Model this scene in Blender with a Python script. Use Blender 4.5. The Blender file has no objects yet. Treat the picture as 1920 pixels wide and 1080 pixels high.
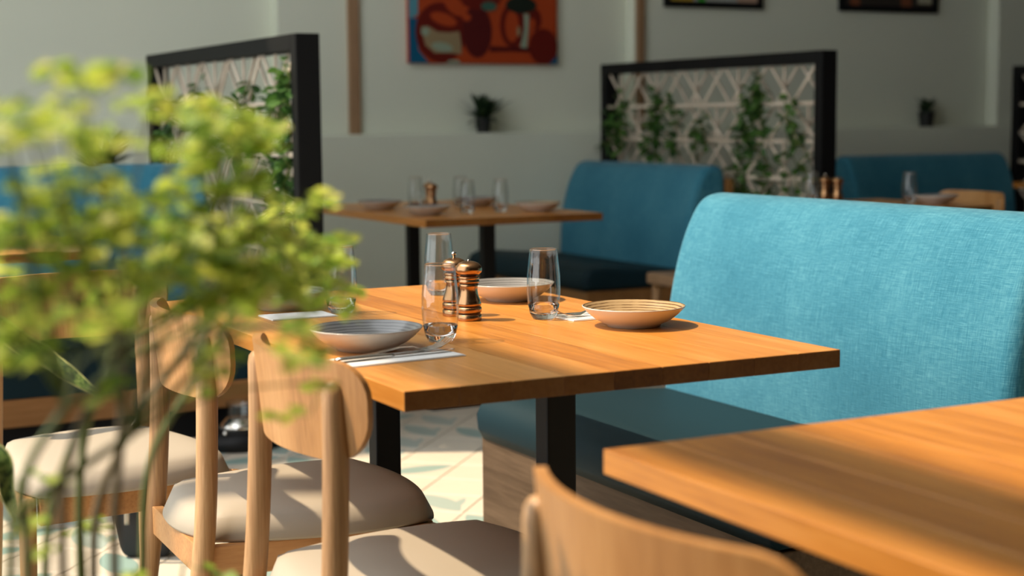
import bpy, bmesh, math, random
from mathutils import Vector, Matrix, noise
rnd = random.Random(7)
sc = bpy.context.scene
PI = math.pi

# ------------------------------------------------------------------ camera
cam_d = bpy.data.cameras.new('camera'); cam = bpy.data.objects.new('camera', cam_d)
sc.collection.objects.link(cam); sc.camera = cam
CAM = Vector((-.8461, -1.9308, 1.1182)); YAW, PITCH, ROLL = .4830, .1080, -.0091
fwd = Vector((math.sin(YAW)*math.cos(PITCH), math.cos(YAW)*math.cos(PITCH), -math.sin(PITCH)))
rt = Vector((math.cos(YAW), -math.sin(YAW), 0)); up = rt.cross(fwd)
r2 = rt*math.cos(ROLL) + up*math.sin(ROLL); u2 = -rt*math.sin(ROLL) + up*math.cos(ROLL)
m = Matrix((r2, u2, -fwd)).transposed().to_4x4(); m.translation = CAM
cam.matrix_world = m
cam_d.sensor_width = 36; cam_d.lens = 55.25; cam_d.clip_start = .05; cam_d.clip_end = 60
cam_d.dof.use_dof = True; cam_d.dof.focus_distance = 2.85; cam_d.dof.aperture_fstop = 3.3

# ------------------------------------------------------------------ light
w = bpy.data.worlds.new('world'); sc.world = w; w.use_nodes = True
bg = w.node_tree.nodes['Background']; bg.inputs[0].default_value = (.93, .97, 1.0, 1); bg.inputs[1].default_value = 2.6
sun_d = bpy.data.lights.new('sun', 'SUN'); sun = bpy.data.objects.new('sun', sun_d); sc.collection.objects.link(sun)
sun_d.energy = 6.6; sun_d.angle = math.radians(1.2); sun_d.color = (1.0, .80, .56)
SUN = Vector((.48, -.25, -.87)).normalized()
sun.rotation_euler = SUN.to_track_quat('-Z', 'Y').to_euler(); sun.location = (-4, 2, 6)
vs = sc.view_settings; vs.view_transform = 'Standard'; vs.look = 'None'; vs.exposure = 0.0; vs.gamma = 1; vs.use_curve_mapping = False

# ------------------------------------------------------------------ helpers
C = sc.collection
def link(o, parent=None):
    C.objects.link(o)
    if parent: o.parent = parent
    return o
def obj(name, bm, mat, parent=None, smooth=False, loc=None, rot=None):
    me = bpy.data.meshes.new(name); bm.normal_update(); bm.to_mesh(me); bm.free()
    if smooth:
        for p in me.polygons: p.use_smooth = True
    for mm in (mat if isinstance(mat, (list, tuple)) else [mat]): me.materials.append(mm)
    o = bpy.data.objects.new(name, me); link(o, parent)
    if loc is not None: o.location = loc
    if rot is not None: o.rotation_euler = rot
    return o
def inst(name, me, parent=None, loc=None, rot=None, scale=None):
    o = bpy.data.objects.new(name, me); link(o, parent)
    if loc is not None: o.location = loc
    if rot is not None: o.rotation_euler = rot
    if scale is not None: o.scale = scale
    return o
def tag(o, label=None, cat=None, group=None, kind=None):
    if label: o['label'] = label
    if cat: o['category'] = cat
    if group: o['group'] = group
    if kind: o['kind'] = kind
    return o
def thing(name, label, cat, loc=(0, 0, 0), rz=0, group=None):
    o = bpy.data.objects.new(name, None); link(o); o.location = loc; o.rotation_euler = (0, 0, rz)
    o.empty_display_size = .05
    return tag(o, label, cat, group)
def dup(root, loc, rz, label, group=None):
    r = root.copy(); C.objects.link(r); r.location = loc; r.rotation_euler = (0, 0, rz); r['label'] = label
    if group: r['group'] = group
    for ch in list(root.children):
        c = ch.copy(); C.objects.link(c); c.parent = r
        for g in list(ch.children):
            d = g.copy(); C.objects.link(d); d.parent = c
    return r
def box(bm, a, b, bev=0, seg=2):
    g = bmesh.ops.create_cube(bm, size=1.0); vs_ = g['verts']
    for v in vs_:
        v.co = Vector([a[i] + (v.co[i]+.5)*(b[i]-a[i]) for i in range(3)])
    if bev:
        es = list({e for v in vs_ for e in v.link_edges})
        bmesh.ops.bevel(bm, geom=es, offset=bev, segments=seg, profile=.5, affect='EDGES')
    return bm
def boxm(a, b, bev=0, seg=2):
    return box(bmesh.new(), a, b, bev, seg)
def tube(bm, pts, rad, n=10, cap=True):
    pts = [Vector(p) for p in pts]; rad = rad if isinstance(rad, (list, tuple)) else [rad]*len(pts)
    rings = []; ref = None
    for i, p in enumerate(pts):
        t = (pts[min(i+1, len(pts)-1)] - pts[max(i-1, 0)]).normalized()
        if ref is None:
            ref = Vector((1, 0, 0)) if abs(t.x) < .8 else Vector((0, 1, 0))
        s = t.cross(ref).normalized(); ref = s.cross(t).normalized()
        rings.append([bm.verts.new(p + (ref*math.cos(a) + s*math.sin(a))*rad[i]) for a in [2*PI*k/n for k in range(n)]])
    for a, b in zip(rings, rings[1:]):
        for k in range(n): bm.faces.new((a[k], a[(k+1) % n], b[(k+1) % n], b[k]))
    if cap:
        bm.faces.new(rings[0][::-1]); bm.faces.new(rings[-1])
    return bm
def lathe(bm, prof, n=40, mats=None):
    rings = []
    for r, z in prof:
        if r < 1e-6: rings.append([bm.verts.new((0, 0, z))])
        else: rings.append([bm.verts.new((r*math.cos(2*PI*k/n), r*math.sin(2*PI*k/n), z)) for k in range(n)])
    for i, (a, b) in enumerate(zip(rings, rings[1:])):
        for k in range(n):
            k2 = (k+1) % n
            if len(a) == 1 and len(b) == 1: continue
            if len(a) == 1: f = bm.faces.new((a[0], b[k2], b[k]))
            elif len(b) == 1: f = bm.faces.new((a[k], a[k2], b[0]))
            else: f = bm.faces.new((a[k], a[k2], b[k2], b[k]))
            if mats: f.material_index = mats[i]
    return bm
def prism(bm, prof, y0, y1, bev=0, seg=3):
    """profile in xz extruded along y"""
    a = [bm.verts.new((x, y0, z)) for x, z in prof]; b = [bm.verts.new((x, y1, z)) for x, z in prof]
    n = len(prof); fs = []
    for k in range(n): fs.append(bm.faces.new((a[k], b[k], b[(k+1) % n], a[(k+1) % n])))
    f0 = bm.faces.new(a); f1 = bm.faces.new(b[::-1])
    bmesh.ops.recalc_face_normals(bm, faces=bm.faces[:])
    if bev:
        es = list(set(f0.edges) | set(f1.edges))
        bmesh.ops.bevel(bm, geom=es, offset=bev, segments=seg, profile=.5, affect='EDGES', clamp_overlap=True)
    return bm
def catmull(P, n=8):
    P = [Vector(p) for p in P]; out = []
    for i in range(len(P)-1):
        p0, p1, p2, p3 = P[max(i-1, 0)], P[i], P[i+1], P[min(i+2, len(P)-1)]
        for k in range(n):
            t = k/n
            out.append(.5*((2*p1)+(-p0+p2)*t+(2*p0-5*p1+4*p2-p3)*t*t+(-p0+3*p1-3*p2+p3)*t**3))
    out.append(P[-1]); return out

# ------------------------------------------------------------------ materials
def mat(name, col, rough=.5, metal=0, spec=.5, **kw):
    mm = bpy.data.materials.new(name); mm.use_nodes = True; b = mm.node_tree.nodes['Principled BSDF']
    b.inputs['Base Color'].default_value = (*col, 1); b.inputs['Roughness'].default_value = rough
    b.inputs['Metallic'].default_value = metal; b.inputs['Specular IOR Level'].default_value = spec
    for k, v in kw.items(): b.inputs[k].default_value = v
    return mm
class N:
    def __init__(s, mm): s.t = mm.node_tree; s.b = s.t.nodes['Principled BSDF']
    def n(s, typ, **kw):
        x = s.t.nodes.new(typ)
        for k, v in kw.items(): setattr(x, k, v)
        return x
    def l(s, a, b): s.t.links.new(a, b)
    def math(s, op, a, b=None):
        x = s.n('ShaderNodeMath', operation=op)
        for i, v in enumerate((a, b)):
            if v is None: continue
            if isinstance(v, (int, float)): x.inputs[i].default_value = v
            else: s.l(v, x.inputs[i])
        return x.outputs[0]
    def mapping(s, out, scale, rot=(0, 0, 0)):
        x = s.n('ShaderNodeMapping'); x.inputs['Scale'].default_value = scale; x.inputs['Rotation'].default_value = rot
        s.l(out, x.inputs[0]); return x.outputs[0]
    def noise(s, vec, scale, detail=4, rough=.6):
        x = s.n('ShaderNodeTexNoise'); x.inputs['Scale'].default_value = scale; x.inputs['Detail'].default_value = detail
        x.inputs['Roughness'].default_value = rough; s.l(vec, x.inputs['Vector']); return x.outputs[0]
    def ramp(s, f, stops):
        x = s.n('ShaderNodeValToRGB'); e = x.color_ramp.elements
        while len(e) < len(stops): e.new(.5)
        for el, (p, c) in zip(e, stops): el.position = p; el.color = (*c, 1)
        s.l(f, x.inputs[0]); return x.outputs[0]
    def mix(s, f, a, b, typ='MIX'):
        x = s.n('ShaderNodeMix', data_type='RGBA', blend_type=typ)
        for i, v in ((0, f), (6, a), (7, b)):
            if isinstance(v, (int, float)): x.inputs[i].default_value = v
            elif isinstance(v, tuple): x.inputs[i].default_value = (*v, 1)
            else: s.l(v, x.inputs[i])
        return x.outputs[2]
    def bump(s, h, strength, dist=.001):
        x = s.n('ShaderNodeBump'); x.inputs['Strength'].default_value = strength; x.inputs['Distance'].default_value = dist
        s.l(h, x.inputs['Height']); s.l(x.outputs[0], s.b.inputs['Normal'])
def wood(name, dark, mid, light, axis=1, rough=.35, vary=.35, fine=60, coord='Object', spec=.5, endgrain_shade=False):
    mm = mat(name, mid, rough, spec=spec); g = N(mm)
    tc = g.n('ShaderNodeTexCoord'); oi = g.n('ShaderNodeObjectInfo')
    off = g.n('ShaderNodeVectorMath', operation='ADD'); sv = g.n('ShaderNodeCombineXYZ')
    k = g.math('MULTIPLY', oi.outputs['Random'], 37.0)
    for i in range(3): g.l(k, sv.inputs[i])
    g.l(tc.outputs[coord], off.inputs[0]); g.l(sv.outputs[0], off.inputs[1])
    s1 = [7, 7, 7]; s1[axis] = .7; s2 = [fine]*3; s2[axis] = 3
    a = g.noise(g.mapping(off.outputs[0], s1), 1.6, 5, .55); b = g.noise(g.mapping(off.outputs[0], s2), 2.0, 3, .6)
    f = g.math('ADD', g.math('MULTIPLY', a, .65), g.math('MULTIPLY', b, .5))
    f = g.math('ADD', f, g.math('MULTIPLY', g.math('SUBTRACT', oi.outputs['Random'], .5), vary))
    col = g.ramp(f, [(.28, dark), (.52, mid), (.78, light)])
    if endgrain_shade:
        sn_ = g.n('ShaderNodeSeparateXYZ'); g.l(tc.outputs['Normal'], sn_.inputs[0])
        col = g.mix(g.math('GREATER_THAN', g.math('ABSOLUTE', sn_.outputs[axis]), .7), col, g.mix(1.0, col, (.30, .27, .26), 'MULTIPLY'))  # end faces darker: end grain plus front edge shade put into the colour
    g.l(col, g.b.inputs['Base Color']); g.bump(b, .15, .0006)
    return mm
M = {}
M['table'] = wood('oiled table wood', (.30, .10, .014), (.54, .215, .036), (.70, .33, .085), 1, .32, .24, endgrain_shade=True)
M['oak'] = wood('pale oak post', (.17, .082, .03), (.38, .205, .085), (.57, .35, .17), 2, .45, .1, 130)
M['ply'] = wood('oak plywood back', (.25, .105, .028), (.43, .205, .066), (.56, .30, .115), 2, .40, .1, 80)
M['rail'] = wood('oak rail', (.28, .125, .04), (.45, .22, .08), (.57, .31, .125), 0, .42, .1, 70)
M['plinth'] = wood('walnut plinth', (.040, .024, .013), (.085, .053, .030), (.15, .098, .060), 1, .55, .1, 40, spec=.25)
M['plinth_o'] = wood('oak plinth', (.20, .08, .02), (.33, .15, .045), (.42, .2, .07), 1, .5, .1, 40)
M['strip'] = wood('wall batten wood', (.20, .11, .055), (.30, .175, .09), (.38, .23, .13), 2, .5, .1, 40)
M['lattice'] = wood('pale lattice wood', (.50, .40, .30), (.62, .52, .41), (.72, .62, .5), 1, .6, .2, 50)
M['black'] = mat('black steel', (.006, .006, .0065), .5, spec=.25)
M['frame'] = mat('black painted frame', (.006, .006, .0065), .6, spec=.2)
M['wall'] = mat('wall paint', (.75, .78, .66), .8, spec=.2)
g = N(M['wall']); tc = g.n('ShaderNodeTexCoord'); nn = g.noise(tc.outputs['Object'], 90, 3); g.bump(nn, .1, .001)
M['darkwall'] = mat('dark bounce cutting wall', (.06, .045, .035), .6)  # unseen walls made dark to cut bounced light and raise contrast
M['ceiling'] = mat('ceiling paint', (.5, .49, .46), .9, spec=.1)
M['pot'] = mat('black plastic pot', (.014, .015, .015), .5)
M['steel'] = mat('polished steel', (.78, .76, .72), .16, 1)
M['napkin'] = mat('white paper napkin', (.82, .80, .76), .85, spec=.2)
M['cream_glaze'] = mat('cream glazed stoneware', (.62, .56, .48), .22)
M['soil'] = mat('dark potting soil', (.03, .02, .012), .95)
M['planter'] = mat('charcoal planter', (.03, .03, .032), .6)
M['bag'] = mat('black fabric', (.012, .014, .018), .7)
M['grey_metal'] = mat('grey metal trim', (.35, .33, .30), .35, .8)
M['stem'] = mat('green stem', (.13, .17, .035), .6)
M['stem_brown'] = mat('brown stem', (.13, .10, .05), .7)
# blue slub linen
def fabric(name, c1, c2, c3, rough=.85):
    mm = mat(name, c2, rough, spec=.25); g = N(mm); tc = g.n('ShaderNodeTexCoord')
    v = g.noise(g.mapping(tc.outputs['Object'], (40, 820, 30)), 1, 3, .65)
    h = g.noise(g.mapping(tc.outputs['Object'], (40, 30, 820)), 1, 3, .65)
    big = g.noise(tc.outputs['Object'], 3.5, 2)
    f = g.math('ADD', g.math('MULTIPLY', g.math('ADD', v, h), .5), g.math('MULTIPLY', g.math('SUBTRACT', big, .5), .25))
    g.l(g.ramp(f, [(.34, c1), (.5, c2), (.64, c3)]), g.b.inputs['Base Color'])
    g.bump(g.math('ADD', v, h), .35, .0012)
    g.b.inputs['Sheen Weight'].default_value = .25; g.b.inputs['Sheen Roughness'].default_value = .4
    return mm
M['linen'] = fabric('turquoise linen', (.014, .125, .20), (.034, .19, .285), (.088, .295, .388))
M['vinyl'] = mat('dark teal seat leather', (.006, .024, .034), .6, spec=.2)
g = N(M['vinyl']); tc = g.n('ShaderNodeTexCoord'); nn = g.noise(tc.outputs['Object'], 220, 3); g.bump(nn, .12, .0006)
M['cushion'] = mat('pale grey seat upholstery', (.37, .325, .26), .62, spec=.3)
g = N(M['cushion']); tc = g.n('ShaderNodeTexCoord'); nn = g.noise(tc.outputs['Object'], 500, 2); g.bump(nn, .12, .0005)
# plates: throwing rings
def ringed(name, c1, c2, c3, sharp):
    mm = mat(name, c2, .2); g = N(mm); tc = g.n('ShaderNodeTexCoord')
    sep = g.n('ShaderNodeSeparateXYZ'); g.l(tc.outputs['Object'], sep.inputs[0])
    r = g.math('SQRT', g.math('ADD', g.math('MULTIPLY', sep.outputs[0], sep.outputs[0]), g.math('MULTIPLY', sep.outputs[1], sep.outputs[1])))
    wob = g.noise(tc.outputs['Object'], 18, 2)
    f = g.math('ADD', g.math('MULTIPLY', r, 1250), g.math('MULTIPLY', wob, 5))
    s = g.math('SINE', f, None)
    brk = g.noise(g.mapping(tc.outputs['Object'], (16, 16, 16)), 1, 3)
    s = g.math('MULTIPLY', g.math('ADD', s, 1), g.math('MULTIPLY', brk, .8))
    g.l(g.ramp(s, [(.25, c3), (.25+sharp, c2), (.85, c1)]), g.b.inputs['Base Color'])
    return mm
M['grey_rings'] = ringed('grey ringed glaze', (.14, .135, .13), (.20, .195, .19), (.25, .245, .235), .3)
M['tan_rings'] = ringed('tan ringed glaze', (.13, .07, .03), (.37, .245, .12), (.43, .30, .155), .45)
# copper
M['copper'] = mat('brushed antique copper', (.46, .25, .12), .24, 1, Anisotropic=.6)
g = N(M['copper']); tc = g.n('ShaderNodeTexCoord'); nn = g.noise(g.mapping(tc.outputs['Object'], (30, 30, 900)), 1, 2); g.bump(nn, .08, .0004)
M['groove'] = mat('dark groove metal', (.05, .028, .016), .35, .9)  # grooves coloured darker than the copper rings
# clear glass: thin walls let light straight through, mirror at grazing angles
M['glass'] = bpy.data.materials.new('clear thin glass'); M['glass'].use_nodes = True
t = M['glass'].node_tree; t.nodes.clear()
o_ = t.nodes.new('ShaderNodeOutputMaterial'); mx = t.nodes.new('ShaderNodeMixShader'); tr = t.nodes.new('ShaderNodeBsdfTransparent')
gl = t.nodes.new('ShaderNodeBsdfGlossy'); lw = t.nodes.new('ShaderNodeLayerWeight'); lw.inputs[0].default_value = .5; pw_ = t.nodes.new('ShaderNodeMath'); pw_.operation = 'POWER'; pw_.inputs[1].default_value = 4.0; ma = t.nodes.new('ShaderNodeMath'); ma.operation = 'MULTIPLY_ADD'; ma.inputs[1].default_value = .85; ma.inputs[2].default_value = .055; t.links.new(lw.outputs['Facing'], pw_.inputs[0]); t.links.new(pw_.outputs[0], ma.inputs[0])
gl.inputs['Roughness'].default_value = .02; tr.inputs[0].default_value = (.965, .97, .965, 1)
t.links.new(ma.outputs[0], mx.inputs[0]); t.links.new(tr.outputs[0], mx.inputs[1]); t.links.new(gl.outputs[0], mx.inputs[2]); t.links.new(mx.outputs[0], o_.inputs[0])
M['glass_base'] = mat('thick clear glass', (1, 1, 1), .01, 0, .5, **{'Transmission Weight': 1.0, 'IOR': 1.48})
# leaves
def leafmat(name, dark, mid, light, trans=.45):
    mm = bpy.data.materials.new(name); mm.use_nodes = True; t = mm.node_tree; b = t.nodes['Principled BSDF']
    g = N(mm); gi = g.n('ShaderNodeNewGeometry'); oi = g.n('ShaderNodeObjectInfo')
    f = g.math('FRACT', g.math('ADD', gi.outputs['Random Per Island'], oi.outputs['Random']), None)
    col = g.ramp(f, [(.0, dark), (.5, mid), (1, light)])
    g.l(col, b.inputs['Base Color']); b.inputs['Roughness'].default_value = .5
    tl = g.n('ShaderNodeBsdfTranslucent'); g.l(col, tl.inputs[0]); mx = g.n('ShaderNodeMixShader'); mx.inputs[0].default_value = trans
    out = t.nodes['Material Output']; g.l(b.outputs[0], mx.inputs[1]); g.l(tl.outputs[0], mx.inputs[2]); g.l(mx.outputs[0], out.inputs[0])
    return mm
M['leaf'] = leafmat('lime green leaflet', (.20, .36, .06), (.45, .57, .075), (.72, .72, .16), .55)
M['ivy'] = leafmat('ivy leaf', (.03, .09, .02), (.06, .16, .03), (.12, .24, .05), .3)
M['tuft'] = leafmat('dark pot plant leaf', (.012, .03, .012), (.02, .05, .018), (.04, .085, .03), .2)
M['snake'] = mat('mottled snake plant leaf', (.2, .28, .06), .4)
g = N(M['snake']); tc = g.n('ShaderNodeTexCoord')
n1 = g.noise(g.mapping(tc.outputs['UV'], (26, 3, 1)), 1, 4, .7)
cband = g.ramp(n1, [(.40, (.015, .04, .012)), (.52, (.12, .20, .04)), (.66, (.32, .38, .12))])
sep = g.n('ShaderNodeSeparateXYZ'); g.l(tc.outputs['UV'], sep.inputs[0])
edge = g.math('GREATER_THAN', g.math('ABSOLUTE', g.math('SUBTRACT', sep.outputs[1], .5)), .42)
g.l(g.mix(edge, cband, (.50, .50, .16)), g.b.inputs['Base Color'])
# floor tile print (petals), world aligned, tile .2 m turned 47 degrees
TA, TS = math.radians(47), .20
M['tile'] = mat('printed cement tile', (.6, .56, .5), .45)
g = N(M['tile']); gi = g.n('ShaderNodeNewGeometry')
mp = g.n('ShaderNodeMapping', vector_type='POINT'); mp.inputs['Rotation'].default_value = (0, 0, -TA); mp.inputs['Scale'].default_value = (1, 1, 1)
g.l(gi.outputs['Position'], mp.inputs[0]); sp = g.n('ShaderNodeSeparateXYZ'); g.l(mp.outputs[0], sp.inputs[0])
U = g.math('DIVIDE', sp.outputs[0], TS); V = g.math('DIVIDE', sp.outputs[1], TS)
fu = g.math('FRACT', U); fv = g.math('FRACT', V); cu = g.math('FLOOR', U); cv = g.math('FLOOR', V)
cmb = g.n('ShaderNodeCombineXYZ'); g.l(cu, cmb.inputs[0]); g.l(cv, cmb.inputs[1])
wn = g.n('ShaderNodeTexWhiteNoise', noise_dimensions='2D'); g.l(cmb.outputs[0], wn.inputs['Vector'])
flip = g.math('GREATER_THAN', wn.outputs['Value'], .5)
fl = g.math('ABSOLUTE', g.math('SUBTRACT', flip, fu))       # mirror u on half the tiles
def dist(cx, cy):
    a = g.math('SUBTRACT', fl, cx); b = g.math('SUBTRACT', fv, cy)
    return g.math('SQRT', g.math('ADD', g.math('MULTIPLY', a, a), g.math('MULTIPLY', b, b)))
p1 = g.math('MULTIPLY', g.math('LESS_THAN', dist(0, 0), .93), g.math('LESS_THAN', dist(1, 1), .93))
p2 = g.math('MULTIPLY', g.math('LESS_THAN', dist(0.5, -.62), .93), g.math('LESS_THAN', dist(.5, .95), .80))
pet = g.math('MULTIPLY', g.math('MAXIMUM', p1, g.math('MULTIPLY', p2, g.math('GREATER_THAN', wn.outputs['Value'], .7))), g.math('GREATER_THAN', wn.outputs['Value'], .22))
tone = g.ramp(wn.outputs['Value'], [(0, (.33, .40, .36)), (.5, (.25, .37, .34)), (1, (.42, .46, .41))])
base = g.mix(g.noise(gi.outputs['Position'], 6, 3), (.60, .53, .43), (.68, .61, .50))
g.l(g.mix(pet, base, tone), g.b.inputs['Base Color'])
M['grout'] = mat('grey grout', (.30, .28, .25), .9)

# ------------------------------------------------------------------ room
WY = 5.62; WX0, WX1, BY = -1.55, 9.0, -4.6; CH = 4.1; RX = -.09      # unseen roof gap left of RX, added to admit and trim the sun
floor = tag(obj('floor', boxm((WX0-.2, BY-.2, -.12), (WX1+.2, WY+.3, -.006)), M['grout']), kind='structure')
# loose tiles in the places the camera can see, one object per tile
tb = bmesh.new(); box(tb, (-TS/2+.0018, -TS/2+.0018, -.006), (TS/2-.0018, TS/2-.0018, 0), .0012, 1)
tme = bpy.data.meshes.new('tile'); tb.to_mesh(tme); tb.free(); tme.materials.append(M['tile'])
ct, st = math.cos(TA), math.sin(TA); rest = bmesh.new(); ntile = 0
seen = []
for i in range(-60, 70):
    for j in range(-70, 60):
        a, b = (i+.5)*TS, (j+.5)*TS; x = a*ct - b*st; y = a*st + b*ct
        if not (WX0-.1 < x < WX1 and BY < y < WY): continue
        d = Vector((x, y, 0)) - CAM; z = d.dot(fwd); sx = 960 + 2946.6*d.dot(r2)/max(z, .01); sy = 540 - 2946.6*d.dot(u2)/max(z, .01)
        vis = z > 1 and ((-60 < sx < 560 and 880 < sy < 1140) or (690 < sx < 960 and 690 < sy < 960) or (280 < sx < 520 and 740 < sy < 860) or (560 < sx < 1300 and 480 < sy < 560))
        seen.append((0 if vis else 1, z, x, y))
seen.sort()
for k, (nv, z, x, y) in enumerate(seen):
    if nv == 0 and k < 300: inst('tile', tme, floor, (x, y, 0), (0, 0, TA))
    else:
        h = TS/2 - .0018; q = []
        for sx, sy in ((-h, -h), (h, -h), (h, h), (-h, h)): q.append(rest.verts.new((x + sx*ct - sy*st, y + sx*st + sy*ct, -.0003)))
        rest.faces.new(q)
tag(obj('tile_field', rest, M['tile'], floor), kind='stuff')
# far wall: thick lower wall with a ledge, upper wall stepping at piers
LZ = 1.04
wf = bmesh.new()
tag(obj('wall_far', boxm((WX0-.2, WY-.165, 0), (WX1+.2, WY+.3, LZ), .006), M['wall']), kind='structure')
tag(obj('wall_far_right', boxm((3.70, WY-.26, 0), (WX1+.2, WY-.165, LZ), .004), M['wall']), kind='structure')
for x0, x1, yf in ((WX0-.2, 1.80, .06), (1.80, 3.83, -.03), (3.83, 6.45, -.11), (6.45, WX1+.2, -.20)):
    tag(obj('wall_far_upper', boxm((x0, WY+yf, LZ), (x1, WY+.3, CH)), M['wall']), kind='structure')
tag(obj('wall_right', boxm((WX1, BY, 0), (WX1+.2, WY, CH)), M['darkwall']), kind='structure')
tag(obj('wall_back', boxm((WX0-.2, BY-.2, 0), (WX1+.2, BY, CH)), M['darkwall']), kind='structure')
lb = bmesh.new(); box(lb, (WX0-.15, BY, 0), (WX0, WY, .35)); box(lb, (WX0-.15, BY, 3.95), (WX0, WY, CH))
tag(obj('light_block_left', boxm((WX0-.15, BY, .35), (WX0-.13, -.7, 3.95)), M['darkwall']), kind='structure')  # unseen, added to shut out window light on the camera side
tag(obj('light_block_left', boxm((WX0-.15, 3.7, .35), (WX0-.13, WY, 3.95)), M['wall']), kind='structure')  # unseen, added to keep window light off the far wall's left end
for y in (-4.45, -2.6, 1.62, 5.35): box(lb, (WX0-.12, y-.05, .35), (WX0-.02, y+.05, 3.95))
tag(obj('wall_left', lb, M['wall']), kind='structure')
tag(obj('ceiling', boxm((RX, BY-.2, CH), (WX1+.2, WY+.3, CH+.15)), M['ceiling']), kind='structure')
tag(obj('light_block_roof', boxm((WX0-.2, BY-.2, CH), (RX, -.8, CH+.15)), M['ceiling']), kind='structure')  # unseen, added to cut roof light on faces towards the camera
tag(obj('light_block_roof', boxm((WX0-.2, 4.1, CH), (RX, WY+.3, CH+.15)), M['ceiling']), kind='structure')  # unseen, added so the sun misses the far table
for k, (x0, x1, yb) in enumerate(((2.165, 2.225, WY-.03), (3.84, 3.885, WY-.11))):
    tag(obj('trim_%d' % (k+1), boxm((x0, yb-.025, LZ), (x1, yb, CH-.01), .003), M['strip']), kind='structure')

# ------------------------------------------------------------------ tables
def make_table(name, label, W, L, cols=True, group=None, TH=.028, H=.75):
    t = thing(name, label, 'table', group=group)
    n = round(W/.083); pw = W/n; me = None
    for k in range(n):
        if me is None:
            o = obj('plank', boxm((-pw/2+.0001, 0, -TH), (pw/2-.0001, L, 0), .0007, 1), M['table'], t); me = o.data
        else: o = inst('plank', me, t)
        o.location = ((k+.5)*pw, 0, H)
    ys = (.25, L-.28) if L > .9 else (L/2,)
    for y in ys:
        c = obj('column', boxm((W/2-.027, y-.021, .012), (W/2+.027, y+.021, H-TH-.008), .004), M['black'], t)
        obj('foot', boxm((W/2-.26, y-.035, 0), (W/2+.26, y+.035, .012), .003), M['black'], t)
        if L < .9: obj('foot', boxm((W/2-.035, y-.26, 0), (W/2+.035, y+.26, .0125), .003), M['black'], t)
        obj('mounting_plate', boxm((W/2-.2, y-.05, H-TH-.008), (W/2+.2, y+.05, H-TH), .002), M['black'], t)
    return t
main_t = make_table('dining_table', 'oiled wooden table laid with plates and glasses in sharp focus', .75, 1.237, group='long wooden tables')
dup(main_t, (.042, -1.69, 0), 0, 'bare wooden table in the right foreground with one blurred corner')
dup(main_t, (1.53, 3.27, 0), 0, 'dim wooden table by the far wall below the red painting')
dup(main_t, (5.45, 3.05, 0), 0, 'far wooden table beside the dark bench at right edge')
sq = make_table('square_table', 'small square wooden table behind the turquoise bench, right of the divider', .70, .68)
sq.location = (3.10, 2.76, 0)
lt = make_table('small_table', 'small wooden table before the bright blue bench, glimpsed through the leaves', .70, .68)
lt.location = (-.50, 2.62, 0)

# ------------------------------------------------------------------ chairs
def cushion_mesh(D=.47, wb=.172, wf=.228, z0=.405, th=.043):
    bm = bmesh.new(); nx, ny = 22, 22; top = []; bot = []
    def pos(u, v):   # u,v in -1..1 squircle map
        a = u*math.sqrt(max(0, 1 - .32*v*v)); b = v*math.sqrt(max(0, 1 - .32*u*u))
        e = .93 + .07*max(abs(u), abs(v))**4
        x = -.035 + (a+1)/2*D; f = (a+1)/2; hw = wb + (wf-wb)*f; return x, b*hw*1.06
    for i in range(nx+1):
        rt_, rb = [], []
        for j in range(ny+1):
            u, v = -1+2*i/nx, -1+2*j/ny; x, y = pos(u, v); m_ = max(abs(u), abs(v))
            h = th*(1 - m_**10)**.5 if m_ < 1 else 0
            dome = .008*(1-u*u)*(1-v*v)
            rt_.append(bm.verts.new((x, y, z0 + .006 + max(h, 0) + dome - .012*(x/.45)*0)))
            rb.append(bm.verts.new((x*.985+.003, y*.975, z0)))
        top.append(rt_); bot.append(rb)
    for i in range(nx):
        for j in range(ny):
            bm.faces.new((top[i][j], top[i+1][j], top[i+1][j+1], top[i][j+1]))
            bm.faces.new((bot[i][j], bot[i][j+1], bot[i+1][j+1], bot[i+1][j]))
    for i in range(nx):
        bm.faces.new((top[i][0], bot[i][0], bot[i+1][0], top[i+1][0])); bm.faces.new((top[i][ny], top[i+1][ny], bot[i+1][ny], bot[i][ny]))
    for j in range(ny):
        bm.faces.new((top[0][j], top[0][j+1], bot[0][j+1], bot[0][j])); bm.faces.new((top[nx][j], bot[nx][j], bot[nx][j+1], top[nx][j+1]))
    return bm
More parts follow.
